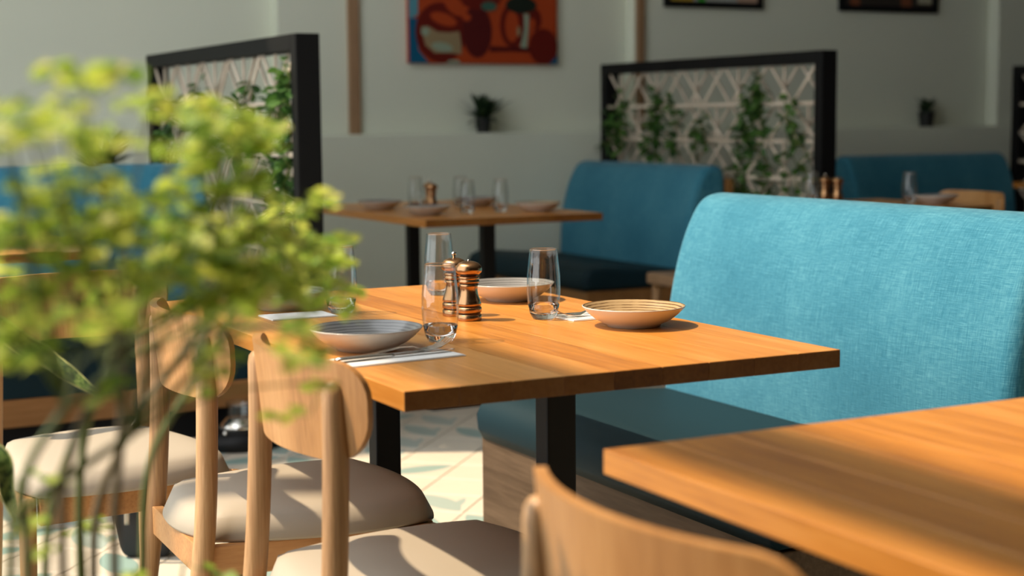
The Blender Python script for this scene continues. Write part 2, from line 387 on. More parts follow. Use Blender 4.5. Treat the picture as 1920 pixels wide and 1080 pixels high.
def backrest_mesh(hw=.217, z0=.652, z1=.793, R=.385, th=.0125):
    bm = bmesh.new(); nu, nv = 28, 14; F = []; B = []
    def rr(u, v):   # rounded outline: half height at u
        return 1
    for i in range(nu+1):
        f_, b_ = [], []
        s = math.sin(PI/2*(-1+2*i/nu))
        for j in range(nv+1):
            tt = j/nv
            # outline: bottom corners large radius, top corners small radius
            yy = s*hw; du = hw - abs(yy)
            rb_, rt2 = .065, .05
            lo = z0 + (rb_ - math.sqrt(max(0, rb_**2 - (rb_-du)**2)) if du < rb_ else 0)
            hi = z1 - (rt2 - math.sqrt(max(0, rt2**2 - (rt2-du)**2)) if du < rt2 else 0)
            lo = min(lo, hi-.01)
            z = lo + (hi-lo)*tt
            taper = 1 - .05*(z1-z)/(z1-z0)
            y = yy*taper; x = R - math.sqrt(R*R - y*y) - .036 - .10*(z-.72)
            nrm = Vector((math.sqrt(R*R-y*y), -y, 0)).normalized()
            f_.append(bm.verts.new((x + th*nrm.x, y + th*nrm.y, z))); b_.append(bm.verts.new((x, y, z)))
        F.append(f_); B.append(b_)
    for i in range(nu):
        for j in range(nv):
            bm.faces.new((F[i][j], F[i+1][j], F[i+1][j+1], F[i][j+1])); bm.faces.new((B[i][j], B[i][j+1], B[i+1][j+1], B[i+1][j]))
    for i in range(nu):
        bm.faces.new((F[i][0], B[i][0], B[i+1][0], F[i+1][0])); bm.faces.new((F[i][nv], F[i+1][nv], B[i+1][nv], B[i][nv]))
    for j in range(nv):
        bm.faces.new((F[0][j], F[0][j+1], B[0][j+1], B[0][j])); bm.faces.new((F[nu][j], B[nu][j], B[nu][j+1], F[nu][j+1]))
    bmesh.ops.recalc_face_normals(bm, faces=bm.faces[:])
    return bm
def rail_bm(s):
    b = boxm((-.02, -.010, .352), (.375, .010, .405), .002)
    for v in b.verts: v.co.y += s*(.166 + .040*v.co.x/.375)
    return b
def make_chair(name, label, group):
    t = thing(name, label, 'chair', group=group)
    obj('seat_cushion', cushion_mesh(), M['cushion'], t, True)
    b = obj('backrest', backrest_mesh(), M['ply'], t, True)
    md = b.modifiers.new('edge', 'EDGE_SPLIT'); md.split_angle = math.radians(50)
    for s in (-1, 1):
        y = .168*s; zt = .768
        pts = [(-.062, y*1.03, 0), (-.035, y, .25), (-.012, y, .44), (-.002, y*.97, .62), (.000, y*.955, zt-.02)]
        P = catmull(pts, 5); rad = [.013 + .0055*min(1, i/8) for i in range(len(P))]
        P += [Vector((.0, y*.955, zt-.009)), Vector((.0, y*.955, zt-.003)), Vector((0, y*.955, zt))]; rad += [.0165, .012, .005]
        obj('post', tube(bmesh.new(), P, rad, 14), M['oak'], t, True)
        f = tube(bmesh.new(), [(.385, y*1.30, 0), (.38, y*1.27, .2), (.375, y*1.24, .405)], [.012, .016, .017], 12)
        obj('leg', f, M['oak'], t, True)
        obj('side_rail', rail_bm(s), M['rail'], t)
    obj('back_rail', boxm((-.026, -.155, .352), (-.006, .155, .405), .002), M['rail'], t)
    obj('front_rail', boxm((.375, -.19, .352), (.395, .19, .405), .002), M['rail'], t)
    return t
G = 'oak chairs with pale seats'
ch1 = make_chair('dining_chair', 'oak chair at the near end of the laid table, backrest fully seen', G)
ch1.location = (-.082, .205, 0); ch1.rotation_euler = (0, 0, math.radians(-.5))
dup(ch1, (-.090, .765, 0), math.radians(-1.5), 'oak chair at the laid table, half hidden behind the leafy plant')
dup(ch1, (-.13, 1.49, 0), math.radians(-85), 'oak chair at far left turned to face the camera behind the stems')
dup(ch1, (-.155, -.83, 0), math.radians(0), 'blurred oak chair cut off by the bottom edge of the photo')
dup(ch1, (3.95, 3.02, 0), math.radians(176), 'orange-lit oak chair in the distance at the small square table')

st0 = thing('wooden_stool', 'low wooden stool half hidden behind the turquoise bench', 'stool', (3.0, 3.62, 0))
obj('seat', boxm((-.20, -.16, .40), (.20, .16, .45), .012, 3), M['strip'], st0)
for sx in (-1, 1):
    for sy in (-1, 1): obj('leg', tube(bmesh.new(), [(sx*.175, sy*.135, 0), (sx*.165, sy*.125, .40)], [.014, .02], 10), M['oak'], st0, True)
# ------------------------------------------------------------------ banquette benches
def make_bench(name, label, L=1.22, pl='plinth', group=None):
    t = thing(name, label, 'bench', group=group)
    obj('plinth', boxm((.015, 0.01, .03), (.74, L-.01, .335), .003), M[pl], t)
    obj('toe_kick', boxm((.05, .03, 0), (.72, L-.03, .03)), M['black'], t)
    prof = [(.010, .335), (-.002, .36), (-.005, .395), (.012, .428), (.05, .446), (.12, .449), (.3, .432), (.56, .412), (.58, .40), (.58, .335)]
    prof = [tuple(p) for p in prof]
    sb = prism(bmesh.new(), prof, .0, L, .055, 5)
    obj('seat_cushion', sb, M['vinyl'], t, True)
    fr = catmull([(.545, .36, 0), (.548, .50, 0), (.560, .64, 0), (.590, .77, 0), (.628, .86, 0), (.665, .905, 0), (.715, .918, 0), (.76, .905, 0), (.778, .86, 0)], 4)
    prof = [(v.x, v.y) for v in fr] + [(.778, .336), (.56, .336)]
    obj('backrest', prism(bmesh.new(), prof, .0, L, .035, 4), M['linen'], t, True)
    obj('back_panel', boxm((.779, .0, 0), (.82, L, .85), .003), M['plinth_o'], t)
    for o in t.children:
        if o.name.startswith(('seat_cushion', 'backrest')):
            md = o.modifiers.new('wn', 'WEIGHTED_NORMAL'); md.keep_sharp = True
    return t
bn = make_bench('banquette_bench', 'sunlit turquoise banquette bench beside the laid table', group='banquette benches')
bn.location = (.845, .28, 0)
def bench_copy(loc, rz, label, wood_mat=None):
    r = dup(bn, loc, rz, label)
    if wood_mat:
        for c in r.children:
            if c.name.startswith('plinth'):
                c.data = c.data.copy(); c.data.materials[0] = M[wood_mat]
    return r
bm_ = bench_copy((2.745, 4.2, 0), 0, 'deep blue bench in front of the right-hand plant divider', 'plinth_o')
bl_ = bench_copy((.945, 3.40, 0), PI/2, 'bright blue bench by the left divider, behind the leafy plant', 'plinth_o')
b3 = bench_copy((6.19, 4.42, 0), PI/2, 'dark blue bench against the wall at far right', 'plinth_o')

bm_.scale.z = .965; b3.scale.z = .965; bl_.scale.z = 1.04
for c_ in bl_.children:
    if c_.name.startswith('plinth'): b_ = boxm((.015, .01, .10), (.74, 1.21, .19), .003); b_.to_mesh(c_.data); b_.free()
    if c_.name.startswith('toe_kick'): c_.data = c_.data.copy(); b_ = boxm((.05, .03, 0), (.72, 1.19, .10)); b_.to_mesh(c_.data); b_.free()
obj('seat_shade_panel', boxm((.02, .012, .19), (.73, 1.208, .335), .003), M['vinyl'], bl_)  # dark panel stands in for the shade under the seat front
# ------------------------------------------------------------------ plant dividers
def make_divider(name, label, group):
    t = thing(name, label, 'divider', group=group); Lg = 1.88; H = 1.40; T = .085
    obj('post', boxm((-T/2, 0, 0), (T/2, .055, H), .003), M['frame'], t)
    obj('post', boxm((-T/2, Lg-.055, 0), (T/2, Lg, H), .003), M['frame'], t)
    obj('top_rail', boxm((-T/2, .055, H-.055), (T/2, Lg-.055, H), .003), M['frame'], t)
    obj('bottom_rail', boxm((-T/2, .055, .0), (T/2, Lg-.055, .06), .003), M['frame'], t)
    y0, y1 = .055, Lg-.055; zs = [.06, .17, .335, .50, .665, .83, 1.0, 1.17, 1.345]
    sl = None
    for z in zs[2:-1]:
        if sl is None: sl = obj('shelf_slat', boxm((-.03, y0, -.009), (.03, y1, .009), .002), M['lattice'], t); sl.location.z = z
        else: inst('shelf_slat', sl.data, t, (0, 0, z))
    nb = 10; bw = (y1-y0)/nb; dm = None; vm = None
    for r in range(2, len(zs)-1):
        za, zb = zs[r]+.010, zs[r+1]-.010
        if r == len(zs)-2: zb = zs[-1]
        h = zb-za; zc = (za+zb)/2
        for k in range(nb):
            yc = y0+(k+.5)*bw
            ang = math.atan2(bw-.02, h); ln = math.hypot(bw-.02, h)-.012
            if dm is None: dm = {}
            key = round(h, 3)
            if key not in dm:
                a = boxm((-.004, -.007, -ln/2), (.004, .007, ln/2), .001, 1); me = bpy.data.meshes.new('lattice_slat'); a.to_mesh(me); a.free(); me.materials.append(M['lattice'])
                b = boxm((-.004, -.007, -h/2), (.004, .007, h/2), .001, 1); me2 = bpy.data.meshes.new('lattice_slat'); b.to_mesh(me2); b.free(); me2.materials.append(M['lattice'])
                dm[key] = (me, me2)
            d, v = dm[key]
            s = 1 if (k+r) % 2 else -1
            inst('lattice_slat', d, t, (-.02, yc, zc), (s*ang, 0, 0))
            inst('lattice_slat', d, t, (.02, yc, zc), (-s*ang, 0, 0))
            if (k+r) % 2 == 0: inst('lattice_slat', v, t, (0.0, yc, zc))
    return t
dv = make_divider('plant_divider', 'black framed lattice divider nearest the left bench', 'lattice dividers')
dv.location = (.99, 3.0, 0)
dup(dv, (3.62, 3.57, 0), 0, 'black framed lattice divider behind the deep blue bench')
dup(dv, (6.29, 3.22, 0), 0, 'black divider post cut off at the right edge')

def leaf_bm(bm, M4, l, wd, fold=.25, curl=.1):
    pts = [(0, 0), (.22, .34), (.5, .5), (.78, .36), (1, 0)]
    mid = [bm.verts.new(M4 @ Vector((x*l, 0, -curl*l*x*x))) for x, _ in pts]
    for s in (-1, 1):
        sd = [bm.verts.new(M4 @ Vector((x*l, s*y*wd, fold*y*wd - curl*l*x*x))) for x, y in pts[1:4]]
        vs_ = [mid[0], sd[0], mid[1]]; bm.faces.new(vs_ if s > 0 else vs_[::-1])
        for k in range(2):
            q = [mid[k+1], sd[k], sd[k+1], mid[k+2]]; bm.faces.new(q if s > 0 else q[::-1])
        q = [mid[3], sd[2], mid[4]]; bm.faces.new(q if s > 0 else q[::-1])
def rot_to(d, roll=0, at=(0, 0, 0)):
    q = Vector(d).to_track_quat('X', 'Z'); return Matrix.Translation(at) @ q.to_matrix().to_4x4() @ Matrix.Rotation(roll, 4, 'X')
def vine(x, y, ztop, zbot, spread, n, label, seed):
    rn = random.Random(seed)
    t = thing('trailing_vine', label, 'plant', (x, y, 0), 0, 'vines on the dividers')
    sb = bmesh.new(); fb = bmesh.new()
    for s in range(3):
        yy = rn.uniform(-spread, spread); P = []; z = ztop - rn.uniform(0, .12); k = 0
        while z > zbot:
            P.append((rn.uniform(-.03, .02), yy, z)); yy += rn.uniform(-.05, .05); z -= .05
        if len(P) < 3: continue
        P = catmull(P, 3); tube(sb, P, .0025, 5)
        for p in P:
            for q in range(n):
                d = Vector((rn.uniform(-1, .6), rn.uniform(-1, 1), rn.uniform(-.9, .5))).normalized()
                leaf_bm(fb, rot_to(d, rn.uniform(-.6, .6), p + d*rn.uniform(0, .03)), rn.uniform(.035, .06), rn.uniform(.026, .044))
    obj('stem', sb, M['stem'], t); tag(obj('foliage', fb, M['ivy'], t), kind='stuff')
vl = [(3.55, 3.75, 1.22, .75, .07, 1, 'small ivy vine at the near post of the divider behind the deep blue bench'),
      (3.60, 4.08, 1.32, .55, .07, 3, 'bushy ivy vine right of centre on the divider behind the deep blue bench'),
      (3.585, 4.52, 1.16, .94, .09, 2, 'low ivy vine at mid-height on the divider behind the deep blue bench'),
      (3.585, 4.88, 1.30, .92, .10, 3, 'full ivy vine left of centre on the divider behind the deep blue bench'),
      (3.585, 5.25, 1.22, .92, .09, 2, 'ivy vine at the far post of the divider behind the deep blue bench'),
      (.965, 3.18, 1.32, .70, .07, 3, 'ivy vine by the near post of the left divider'),
      (.965, 3.62, 1.28, .98, .11, 3, 'ivy vine in the middle of the left divider'),
      (.965, 4.12, 1.26, .98, .12, 3, 'ivy vine left of the middle on the left divider'),
      (.965, 4.55, 1.20, .85, .10, 2, 'ivy vine by the far post of the left divider')]
for k, a in enumerate(vl): vine(*a[:6], a[6], 30+k)

# ------------------------------------------------------------------ pot plants on the ledge
def tuft(x, y, z, label, seed, h=.17, spread=.13, n=46, pr_=.042, ph=.07):
    rn = random.Random(seed); t = thing('potted_plant', label, 'potted plant', (x, y, z), 0, 'dark pot plants along the wall')
    p = obj('pot', lathe(bmesh.new(), [(0, 0), (pr_*.8, 0), (pr_, ph), (pr_*1.06, ph), (pr_*1.06, ph+.008), (pr_*.92, ph+.008), (pr_*.9, ph-.006), (0, ph-.006)], 20), M['pot'], t)
    lm = []
    for v in range(4):
        b = bmesh.new(); P = [Vector((0, 0, 0))]; L = 1.0; W = .13
        a = [b.verts.new((0, -.02, 0))]; c = [b.verts.new((0, .02, 0))]
        for k in range(1, 6):
            s = k/6; ww = W*math.sin(PI*min(1, s*.9+.1))**.7*.5; dz = -(.15+.12*v)*s*s
            a.append(b.verts.new((s, -ww, dz))); c.append(b.verts.new((s, ww, dz)))
        tip = b.verts.new((1, 0, -(.15+.12*v)))
        for k in range(5): b.faces.new((a[k], a[k+1], c[k+1], c[k]))
        b.faces.new((a[5], tip, c[5]))
        me = bpy.data.meshes.new('leaf'); b.to_mesh(me); b.free(); me.materials.append(M['tuft']); lm.append(me)
    for k in range(n):
        az = rn.uniform(0, 2*PI); el = rn.uniform(.1, 1.45); ln = rn.uniform(.6, 1)*(spread*math.cos(el)+h*math.sin(el))*.95
        if math.sin(az)*math.cos(el)*ln > .05: ln = .05/(math.sin(az)*math.cos(el))
        o = inst('leaf', lm[k % 4], t, (rn.uniform(-.015, .015), rn.uniform(-.015, .015), ph-.004), (0, -el, az), (ln, ln*1.5, ln))
tuft(2.90, WY-.098, LZ, 'dark pot plant on the ledge below the red painting', 1, .15, .135, 50)
tuft(5.88, WY-.19, LZ, 'dark compact pot plant on the ledge at far right', 2, .13, .08, 40, .05, .085)
tuft(.70, 4.62, .85, 'dark pot plant behind the bright blue bench at left', 3, .17, .14, 50)
st_ = thing('plant_stand', 'dark stand behind the bright blue bench', 'stand', (.70, 4.62, 0))
obj('stand_top', boxm((-.12, -.12, .82), (.12, .12, .85), .003), M['black'], st_)
for sx in (-1, 1):
    for sy in (-1, 1): obj('leg', boxm((sx*.1-.012, sy*.1-.012, 0), (sx*.1+.012, sy*.1+.012, .82), .002), M['black'], st_)

# ------------------------------------------------------------------ pictures
PX0, PX1, PZ0, PZ1 = 2.495, 3.370, 1.402, 2.02
pt = thing('wall_painting', 'abstract red and orange painting with blue edges on the far wall', 'painting', (PX0, WY-.03, PZ0))
def pm(n, c): return mat(n, c, .6, spec=.2)
pc = {'or': pm('orange paint', (.40, .055, .012)), 'dr': pm('dark red paint', (.13, .010, .006)), 'mr': pm('maroon paint', (.085, .008, .008)), 'bl': pm('blue paint', (.005, .10, .20)),
      'lb': pm('light blue paint', (.10, .30, .38)), 'gr': pm('black green paint', (.012, .018, .012)), 'te': pm('teal paint', (.05, .12, .09)), 'be': pm('beige paint', (.30, .22, .12)), 'pa': pm('pale paint', (.28, .34, .25))}
canvas_ = obj('canvas', boxm((0, -.032, 0), (PX1-PX0, 0, PZ1-PZ0), .002), pc['or'], pt)
lay = [0]
def paint(pts, c):
    b = bmesh.new(); lay[0] += 1; yy = -.0324-.00025*lay[0]; PW = PX1-PX0; PH = PZ1-PZ0
    q = [((x-125)/1660*.876, (710-y)/2250) for x, y in pts]
    q = [(min(max(u, .001), PW-.001), min(max(v, .001), PH-.001)) for u, v in q]
    vs_ = [b.verts.new((u, yy, v)) for u, v in q]; f = b.faces.new(vs_)
    r = bmesh.ops.extrude_face_region(b, geom=[f]); 
    for v in r['geom']:
        if isinstance(v, bmesh.types.BMVert): v.co.y = -.0322
    bmesh.ops.recalc_face_normals(b, faces=b.faces[:])
    obj('paint_shape', b, pc[c], canvas_)
def ell(cx, cy, rx, ry, a=0, n=28):
    a = math.radians(a); return [(cx+rx*math.cos(t)*math.cos(a)-ry*math.sin(t)*math.sin(a), cy+rx*math.cos(t)*math.sin(a)+ry*math.sin(t)*math.cos(a)) for t in [2*PI*k/n for k in range(n)]]
paint([(125, 190), (215, 190), (205, 420), (230, 560), (340, 712), (125, 712)], 'bl'); paint([(125, -700), (230, -700), (225, 150), (160, 190), (125, 190)], 'lb')
paint(ell(470, 350, 275, 350), 'dr'); paint(ell(870, 330, 165, 310), 'mr'); paint(ell(900, -120, 260, 200), 'dr')
paint(ell(620, 30, 150, 85, 50), 'or'); paint(ell(500, 195, 150, 68, 20), 'or'); paint(ell(755, 170, 45, 45), 'or')
paint([(255, 290), (330, 280), (430, 345), (560, 350), (670, 335), (690, 480), (690, 600), (540, 585), (400, 590), (300, 500)], 'be')
paint(ell(480, 520, 120, 55, 10), 'pa'); paint(ell(300, 345, 45, 50), 'pa')
paint(ell(1270, 255, 145, 260), 'dr'); paint(ell(1260, 260, 78, 190), 'or'); paint(ell(1335, 320, 22, 60), 'be')
paint([(1010, 500), (1220, 510), (1500, 500), (1500, 570), (1250, 560), (1010, 570)], 'mr')
paint(ell(1620, 500, 165, 215), 'dr'); paint(ell(1520, 180, 75, 130), 'dr'); paint(ell(1490, 235, 40, 75), 'or')
paint([(1400, 110), (1455, 120), (1450, 260), (1425, 520), (1355, 510), (1400, 300)], 'pa')
paint(ell(1365, 10, 175, 100), 'gr'); paint(ell(1000, 35, 85, 55), 'te')
paint([(1680, 712), (1785, 600), (1785, 712)], 'bl'); paint([(520, 712), (560, 670), (650, 668), (680, 712)], 'pa')
paint(ell(700, -400, 300, 160), 'dr'); paint(ell(1400, -350, 260, 170), 'mr'); paint(ell(700, -400, 180, 90), 'or')
def framed(x0, x1, z0, h, label, back, blobs, y):
    t = thing('framed_picture', label, 'picture', (x0, y, z0), 0, 'framed pictures'); W_ = x1-x0; f = .035
    for a, b in (((0, -.025, 0), (W_, 0, f)), ((0, -.025, h-f), (W_, 0, h)), ((0, -.025, f), (f, 0, h-f)), ((W_-f, -.025, f), (W_, 0, h-f))):
        obj('frame_bar', boxm(a, b, .002), M['frame'], t)
    pr_ = obj('print', boxm((f, -.012, f), (W_-f, -.004, h-f)), back, t)
    for (u0, u1, v0, v1, c) in blobs: obj('print_shape', boxm((f+u0, -.0128, f+v0), (f+u1, -.012, f+v1)), c, pr_)
framed(4.02, 4.69, 1.722, .5, 'dark framed bright print, left of the two high on the wall', mat('grey white print', (.42, .43, .40), .6),
       [(0, .16, 0, .25, mat('yellow print', (.55, .36, .04), .6)), (.19, .24, 0, .2, mat('green print', (.05, .4, .03), .6)), (.46, .6, 0, .3, mat('peach print', (.5, .33, .24), .6))], WY-.11)
framed(5.25, 6.01, 1.728, .5, 'dark framed brown print, right of the two high on the wall', mat('dark brown print', (.035, .025, .02), .6),
       [(.05, .12, 0, .16, mat('rust print', (.22, .07, .03), .6)), (.44, .52, 0, .12, bpy.data.materials['rust print']), (.57, .68, 0.02, .2, mat('cream print', (.4, .38, .28), .6))], WY-.11)

# ------------------------------------------------------------------ tableware
def make_plate(label, inner, group='shallow bowls on the tables'):
    t = thing('plate', label, 'plate', group=group)
    R = .0915; H = .036
    outer = [(0, .004), (.036, .004), (.040, 0), (.047, 0), (.049, .004), (.066, .012), (.080, .023), (R-.001, H-.002), (R, H), (R-.0015, H+.0006)]
    obj('bowl', lathe(bmesh.new(), outer, 64), M['cream_glaze'], t, True)
    inn = [(R-.0015, H+.0006), (R-.004, H-.001), (.079, .027), (.065, .0165), (.048, .0095), (.025, .008), (0, .008)]
    obj('inner_glaze', lathe(bmesh.new(), inn, 64), M[inner], t, True)
    return t
TZ = .7502
pl = make_plate('grey ringed plate at the near left of the laid table', 'grey_rings'); pl.location = (.108, .395, TZ)
def plate(loc, label, inner='grey_rings', rz=0):
    r = dup(pl, loc, rz, label)
    if inner != 'grey_rings':
        for c in r.children:
            if c.name.startswith('inner_glaze'): c.data = c.data.copy(); c.data.materials[0] = M[inner]
    return r
plate((.625, .412, TZ), 'tan ringed plate at the right of the laid table', 'tan_rings', 1.0)
plate((.622, .880, TZ), 'grey ringed plate behind the copper mill', rz=2.0)
plate((.175, .985, TZ), 'plate mostly hidden behind the leaves at far left of the laid table', rz=.7)
plate((1.66, 4.00, TZ), 'dark plate at the left end of the dim far table'); plate((1.66, 3.54, TZ), 'plate next to the mills at the near left of the dim far table')
plate((2.10, 4.0, TZ), 'plate at the back of the dim far table by the glass'); plate((2.12, 3.50, TZ), 'tan plate at the right end of the dim far table', 'tan_rings')
plate((3.70, 2.98, TZ), 'pale plate on the small square table in the distance')
plate((5.62, 3.25, TZ), 'pale plate at the near end of the table at right edge'); plate((5.66, 3.75, TZ), 'pale plate at the far end of the table at right edge')

def make_glass(label):
    t = thing('drinking_glass', label, 'glass', group='tumblers on the tables')
    H = .128
    out = [(.019, .003), (.024, .008), (.0292, .028), (.0312, .052), (.0305, .080), (.0275, .108), (.0255, H-.001), (.0250, H), (.0244, H-.001)]
    inn = [(.0262, .108), (.0292, .080), (.0299, .052), (.0279, .029), (.0215, .0165), (.012, .0125), (0, .0115)]
    obj('bowl', lathe(bmesh.new(), out[2:] + inn[:4], 48), M['glass'], t, True)
    obj('rim', lathe(bmesh.new(), [(.0250+.0009*math.cos(a), H+.0009*math.sin(a)) for a in [2*PI*k/8 for k in range(9)]], 48), M['glass_base'], t, True)
    obj('thick_base', lathe(bmesh.new(), [(0, .0015), (.015, .0012), (.0185, 0), (.0215, .003), (.0255, .0105), (.0290, .0275), (.0279, .0285), (.0215, .0165), (.012, .0125), (0, .0115)], 48), M['glass_base'], t, True)
    return t
gl0 = make_glass('clear tumbler nearest the camera, in front of the mills'); gl0.location = (.248, .412, TZ)
for loc, lb_ in (((.536, .580, TZ), 'clear tumbler between the mills and the tan plate'), ((.540, 1.040, TZ), 'clear tumbler at the back, behind the taller mill'),
                ((.247, .856, TZ), 'clear tumbler at left, beside the leaves'),
                ((1.80, 3.96, TZ), 'blurred tumbler left of the mills on the dim far table'), ((1.99, 3.93, TZ), 'blurred tumbler just right of the mills on the dim far table'),
                ((1.83, 3.54, TZ), 'blurred tumbler in the middle of the dim far table'), ((1.97, 3.53, TZ), 'blurred tumbler at right on the dim far table'),
                ((3.62, 3.05, TZ), 'blurred tumbler with a bright glint on the small square table'), ((3.36, 3.36, TZ), 'blurred tumbler left of the mills on the small square table'),
                ((5.80, 3.40, TZ), 'blurred tumbler on the table at the right edge')):
    dup(gl0, loc, 0, lb_)

def make_mill(label, knob):
    t = thing('pepper_mill' if knob else 'salt_mill', label, 'mill', group='copper mills on the tables')
    body = [(0, 0), (.0222, 0), (.0228, .002), (.0228, .0105)]
    obj('base_ring', lathe(bmesh.new(), body + [(.0212, .0115), (0, .0115)], 40), M['copper'], t, True)
    obj('groove', lathe(bmesh.new(), [(0, .0115), (.0208, .0115), (.0208, .0145), (0, .0145)], 40), M['groove'], t)
    obj('lower_ring', lathe(bmesh.new(), [(0, .0145), (.0222, .0145), (.0230, .017), (.0230, .022), (.0222, .0245), (0, .0245)], 40), M['copper'], t, True)
    obj('groove', lathe(bmesh.new(), [(0, .0245), (.0205, .0245), (.0205, .027), (0, .027)], 40), M['groove'], t)
    obj('waist', lathe(bmesh.new(), [(0, .027), (.0222, .027), (.0225, .031), (.0205, .037), (.0172, .046), (.0158, .055), (.0160, .062), (.0178, .0665), (0, .067)], 40), M['copper'], t, True)
    obj('groove', lathe(bmesh.new(), [(0, .067), (.0168, .067), (.0168, .069), (0, .069)], 40), M['groove'], t)
    obj('collar', lathe(bmesh.new(), [(0, .069), (.0188, .069), (.0195, .071), (.0188, .0735), (.0175, .0745), (.0192, .077), (.0190, .080), (.0165, .0815), (0, .082)], 40), M['copper'], t, True)
    obj('groove', lathe(bmesh.new(), [(0, .082), (.0150, .082), (.0150, .0845), (0, .0845)], 40), M['groove'], t)
    dome_ = obj('dome', lathe(bmesh.new(), [(0, .0845), (.0190, .0845), (.0235, .088), (.0246, .093), (.0234, .099), (.0185, .1045), (.0110, .1078), (.004, .109), (0, .1092)], 40), M['copper'], t, True)
    dm_ = dome_
    if knob: obj('knob', lathe(bmesh.new(), [(0, .109), (.0028, .109), (.0024, .1125), (.0046, .1145), (.0052, .117), (.0042, .1192), (.0018, .1205), (0, .121)], 20), M['steel'], dm_, True)
    else: obj('knob', lathe(bmesh.new(), [(0, .1088), (.0025, .1088), (.002, .1112), (0, .1117)], 16), M['steel'], dm_, True)
    return t
m1 = make_mill('copper mill with low dome at the centre of the laid table', False); m1.location = (.411, .636, TZ)
m2 = make_mill('copper mill with silver knob behind the near tumbler', True); m2.location = (.418, .712, TZ)
for src, loc, lb_ in ((m1, (1.80, 3.80, TZ), 'dark mill on the dim far table, right of the pair'), (m2, (1.835, 3.90, TZ), 'dark mill on the dim far table, left of the pair'),
                 (m1, (3.41, 3.25, TZ), 'dark mill on the small square table, right of the pair'), (m2, (3.40, 3.32, TZ), 'dark mill on the small square table, left of the pair')):
    dup(src, loc, 0, lb_)

def napkin(name_label, loc, rz, w_, l_):
    t = thing('napkin', name_label, 'napkin', loc, rz, 'folded paper napkins')
    fs_ = obj('folded_sheet', boxm((-w_/2, -l_/2, 0), (w_/2, l_/2, .0012), .0004, 1), M['napkin'], t)
    b = boxm((-w_/2+.001, -l_/2+.001, .0014), (w_/2-.003, l_/2-.002, .0026), .0004, 1); obj('top_fold', b, M['napkin'], fs_)
def fork(label, loc, rz):
    t = thing('fork', label, 'fork', loc, rz, 'steel forks')
    b = bmesh.new()
    def strip(P, ws, th=.0018):
        T = []; Bt = []
        for p, ww in zip(P, ws):
            T.append((b.verts.new((p[0], -ww, p[1]+th)), b.verts.new((p[0], ww, p[1]+th)))); Bt.append((b.verts.new((p[0], -ww, p[1])), b.verts.new((p[0], ww, p[1]))))
        for k in range(len(P)-1):
            b.faces.new((T[k][0], T[k+1][0], T[k+1][1], T[k][1])); b.faces.new((Bt[k][0], Bt[k][1], Bt[k+1][1], Bt[k+1][0]))
            b.faces.new((T[k][0], Bt[k][0], Bt[k+1][0], T[k+1][0])); b.faces.new((T[k][1], T[k+1][1], Bt[k+1][1], Bt[k][1]))
        for k in (0, -1): b.faces.new((T[k][0], T[k][1], Bt[k][1], Bt[k][0]))
    strip([(0, .001), (.02, .001), (.06, .004), (.10, .010), (.125, .009), (.137, .004)], [.006, .0075, .006, .0033, .003, .008])
    obj('handle', b, M['steel'], t)
    b = bmesh.new(); strip([(.137, .004), (.145, .002), (.153, .002)], [.008, .0115, .0118]); nk_ = obj('neck', b, M['steel'], t)
    for k in range(4):
        b = bmesh.new(); y = -.0099+k*.0066; c0 = len(b.verts)
        P = [(.153, .002), (.170, .0045), (.185, .0098), (.196, .0165)]; strip(P, [.0019, .0018, .0016, .0009])
        for v in b.verts: v.co.y += y
        obj('tine', b, M['steel'], nk_)
def knife(label, loc, rz):
    t = thing('knife', label, 'knife', loc, rz, 'steel knives')
    hb = tube(bmesh.new(), [(0, 0, .0055), (.01, 0, .0055), (.05, 0, .0055), (.09, 0, .005), (.10, 0, .004)], [.004, .0062, .0058, .0048, .0035], 10)
    for v in hb.verts: v.co.z = .0005 + (v.co.z)*.72
    obj('handle', hb, M['steel'], t, True)
    b = bmesh.new(); pr = [(.10, -.0045), (.18, -.006), (.205, -.004), (.213, .003), (.20, .0055), (.10, .0045)]
    f = b.faces.new([b.verts.new((x, y, .0035)) for x, y in pr]); r = bmesh.ops.extrude_face_region(b, geom=[f])
    for v in r['geom']:
        if isinstance(v, bmesh.types.BMVert): v.co.z = .0022
    bmesh.ops.recalc_face_normals(b, faces=b.faces[:]); obj('blade', b, M['steel'], t)
NZ = TZ+.0028
napkin('white folded napkin in front of the near grey plate', (.108, .278, TZ), math.radians(6), .205, .085)
fork('fork on the near napkin, tines towards the near tumbler', (.025, .288, NZ), math.radians(8))
knife('knife on the near napkin, nearer the table edge', (.004, .264, NZ), math.radians(6))
napkin('white folded napkin left of the tan plate', (.640, .560, TZ), math.radians(2), .16, .085)
fork('fork beside the tan plate, tines on the napkin', (.760-.02, .548, NZ), math.radians(176))
knife('knife beside the tan plate on the napkin', (.735, .578, NZ), math.radians(178))
napkin('white folded napkin half hidden by leaves at the back left', (.16, .855, TZ), math.radians(0), .13, .085)

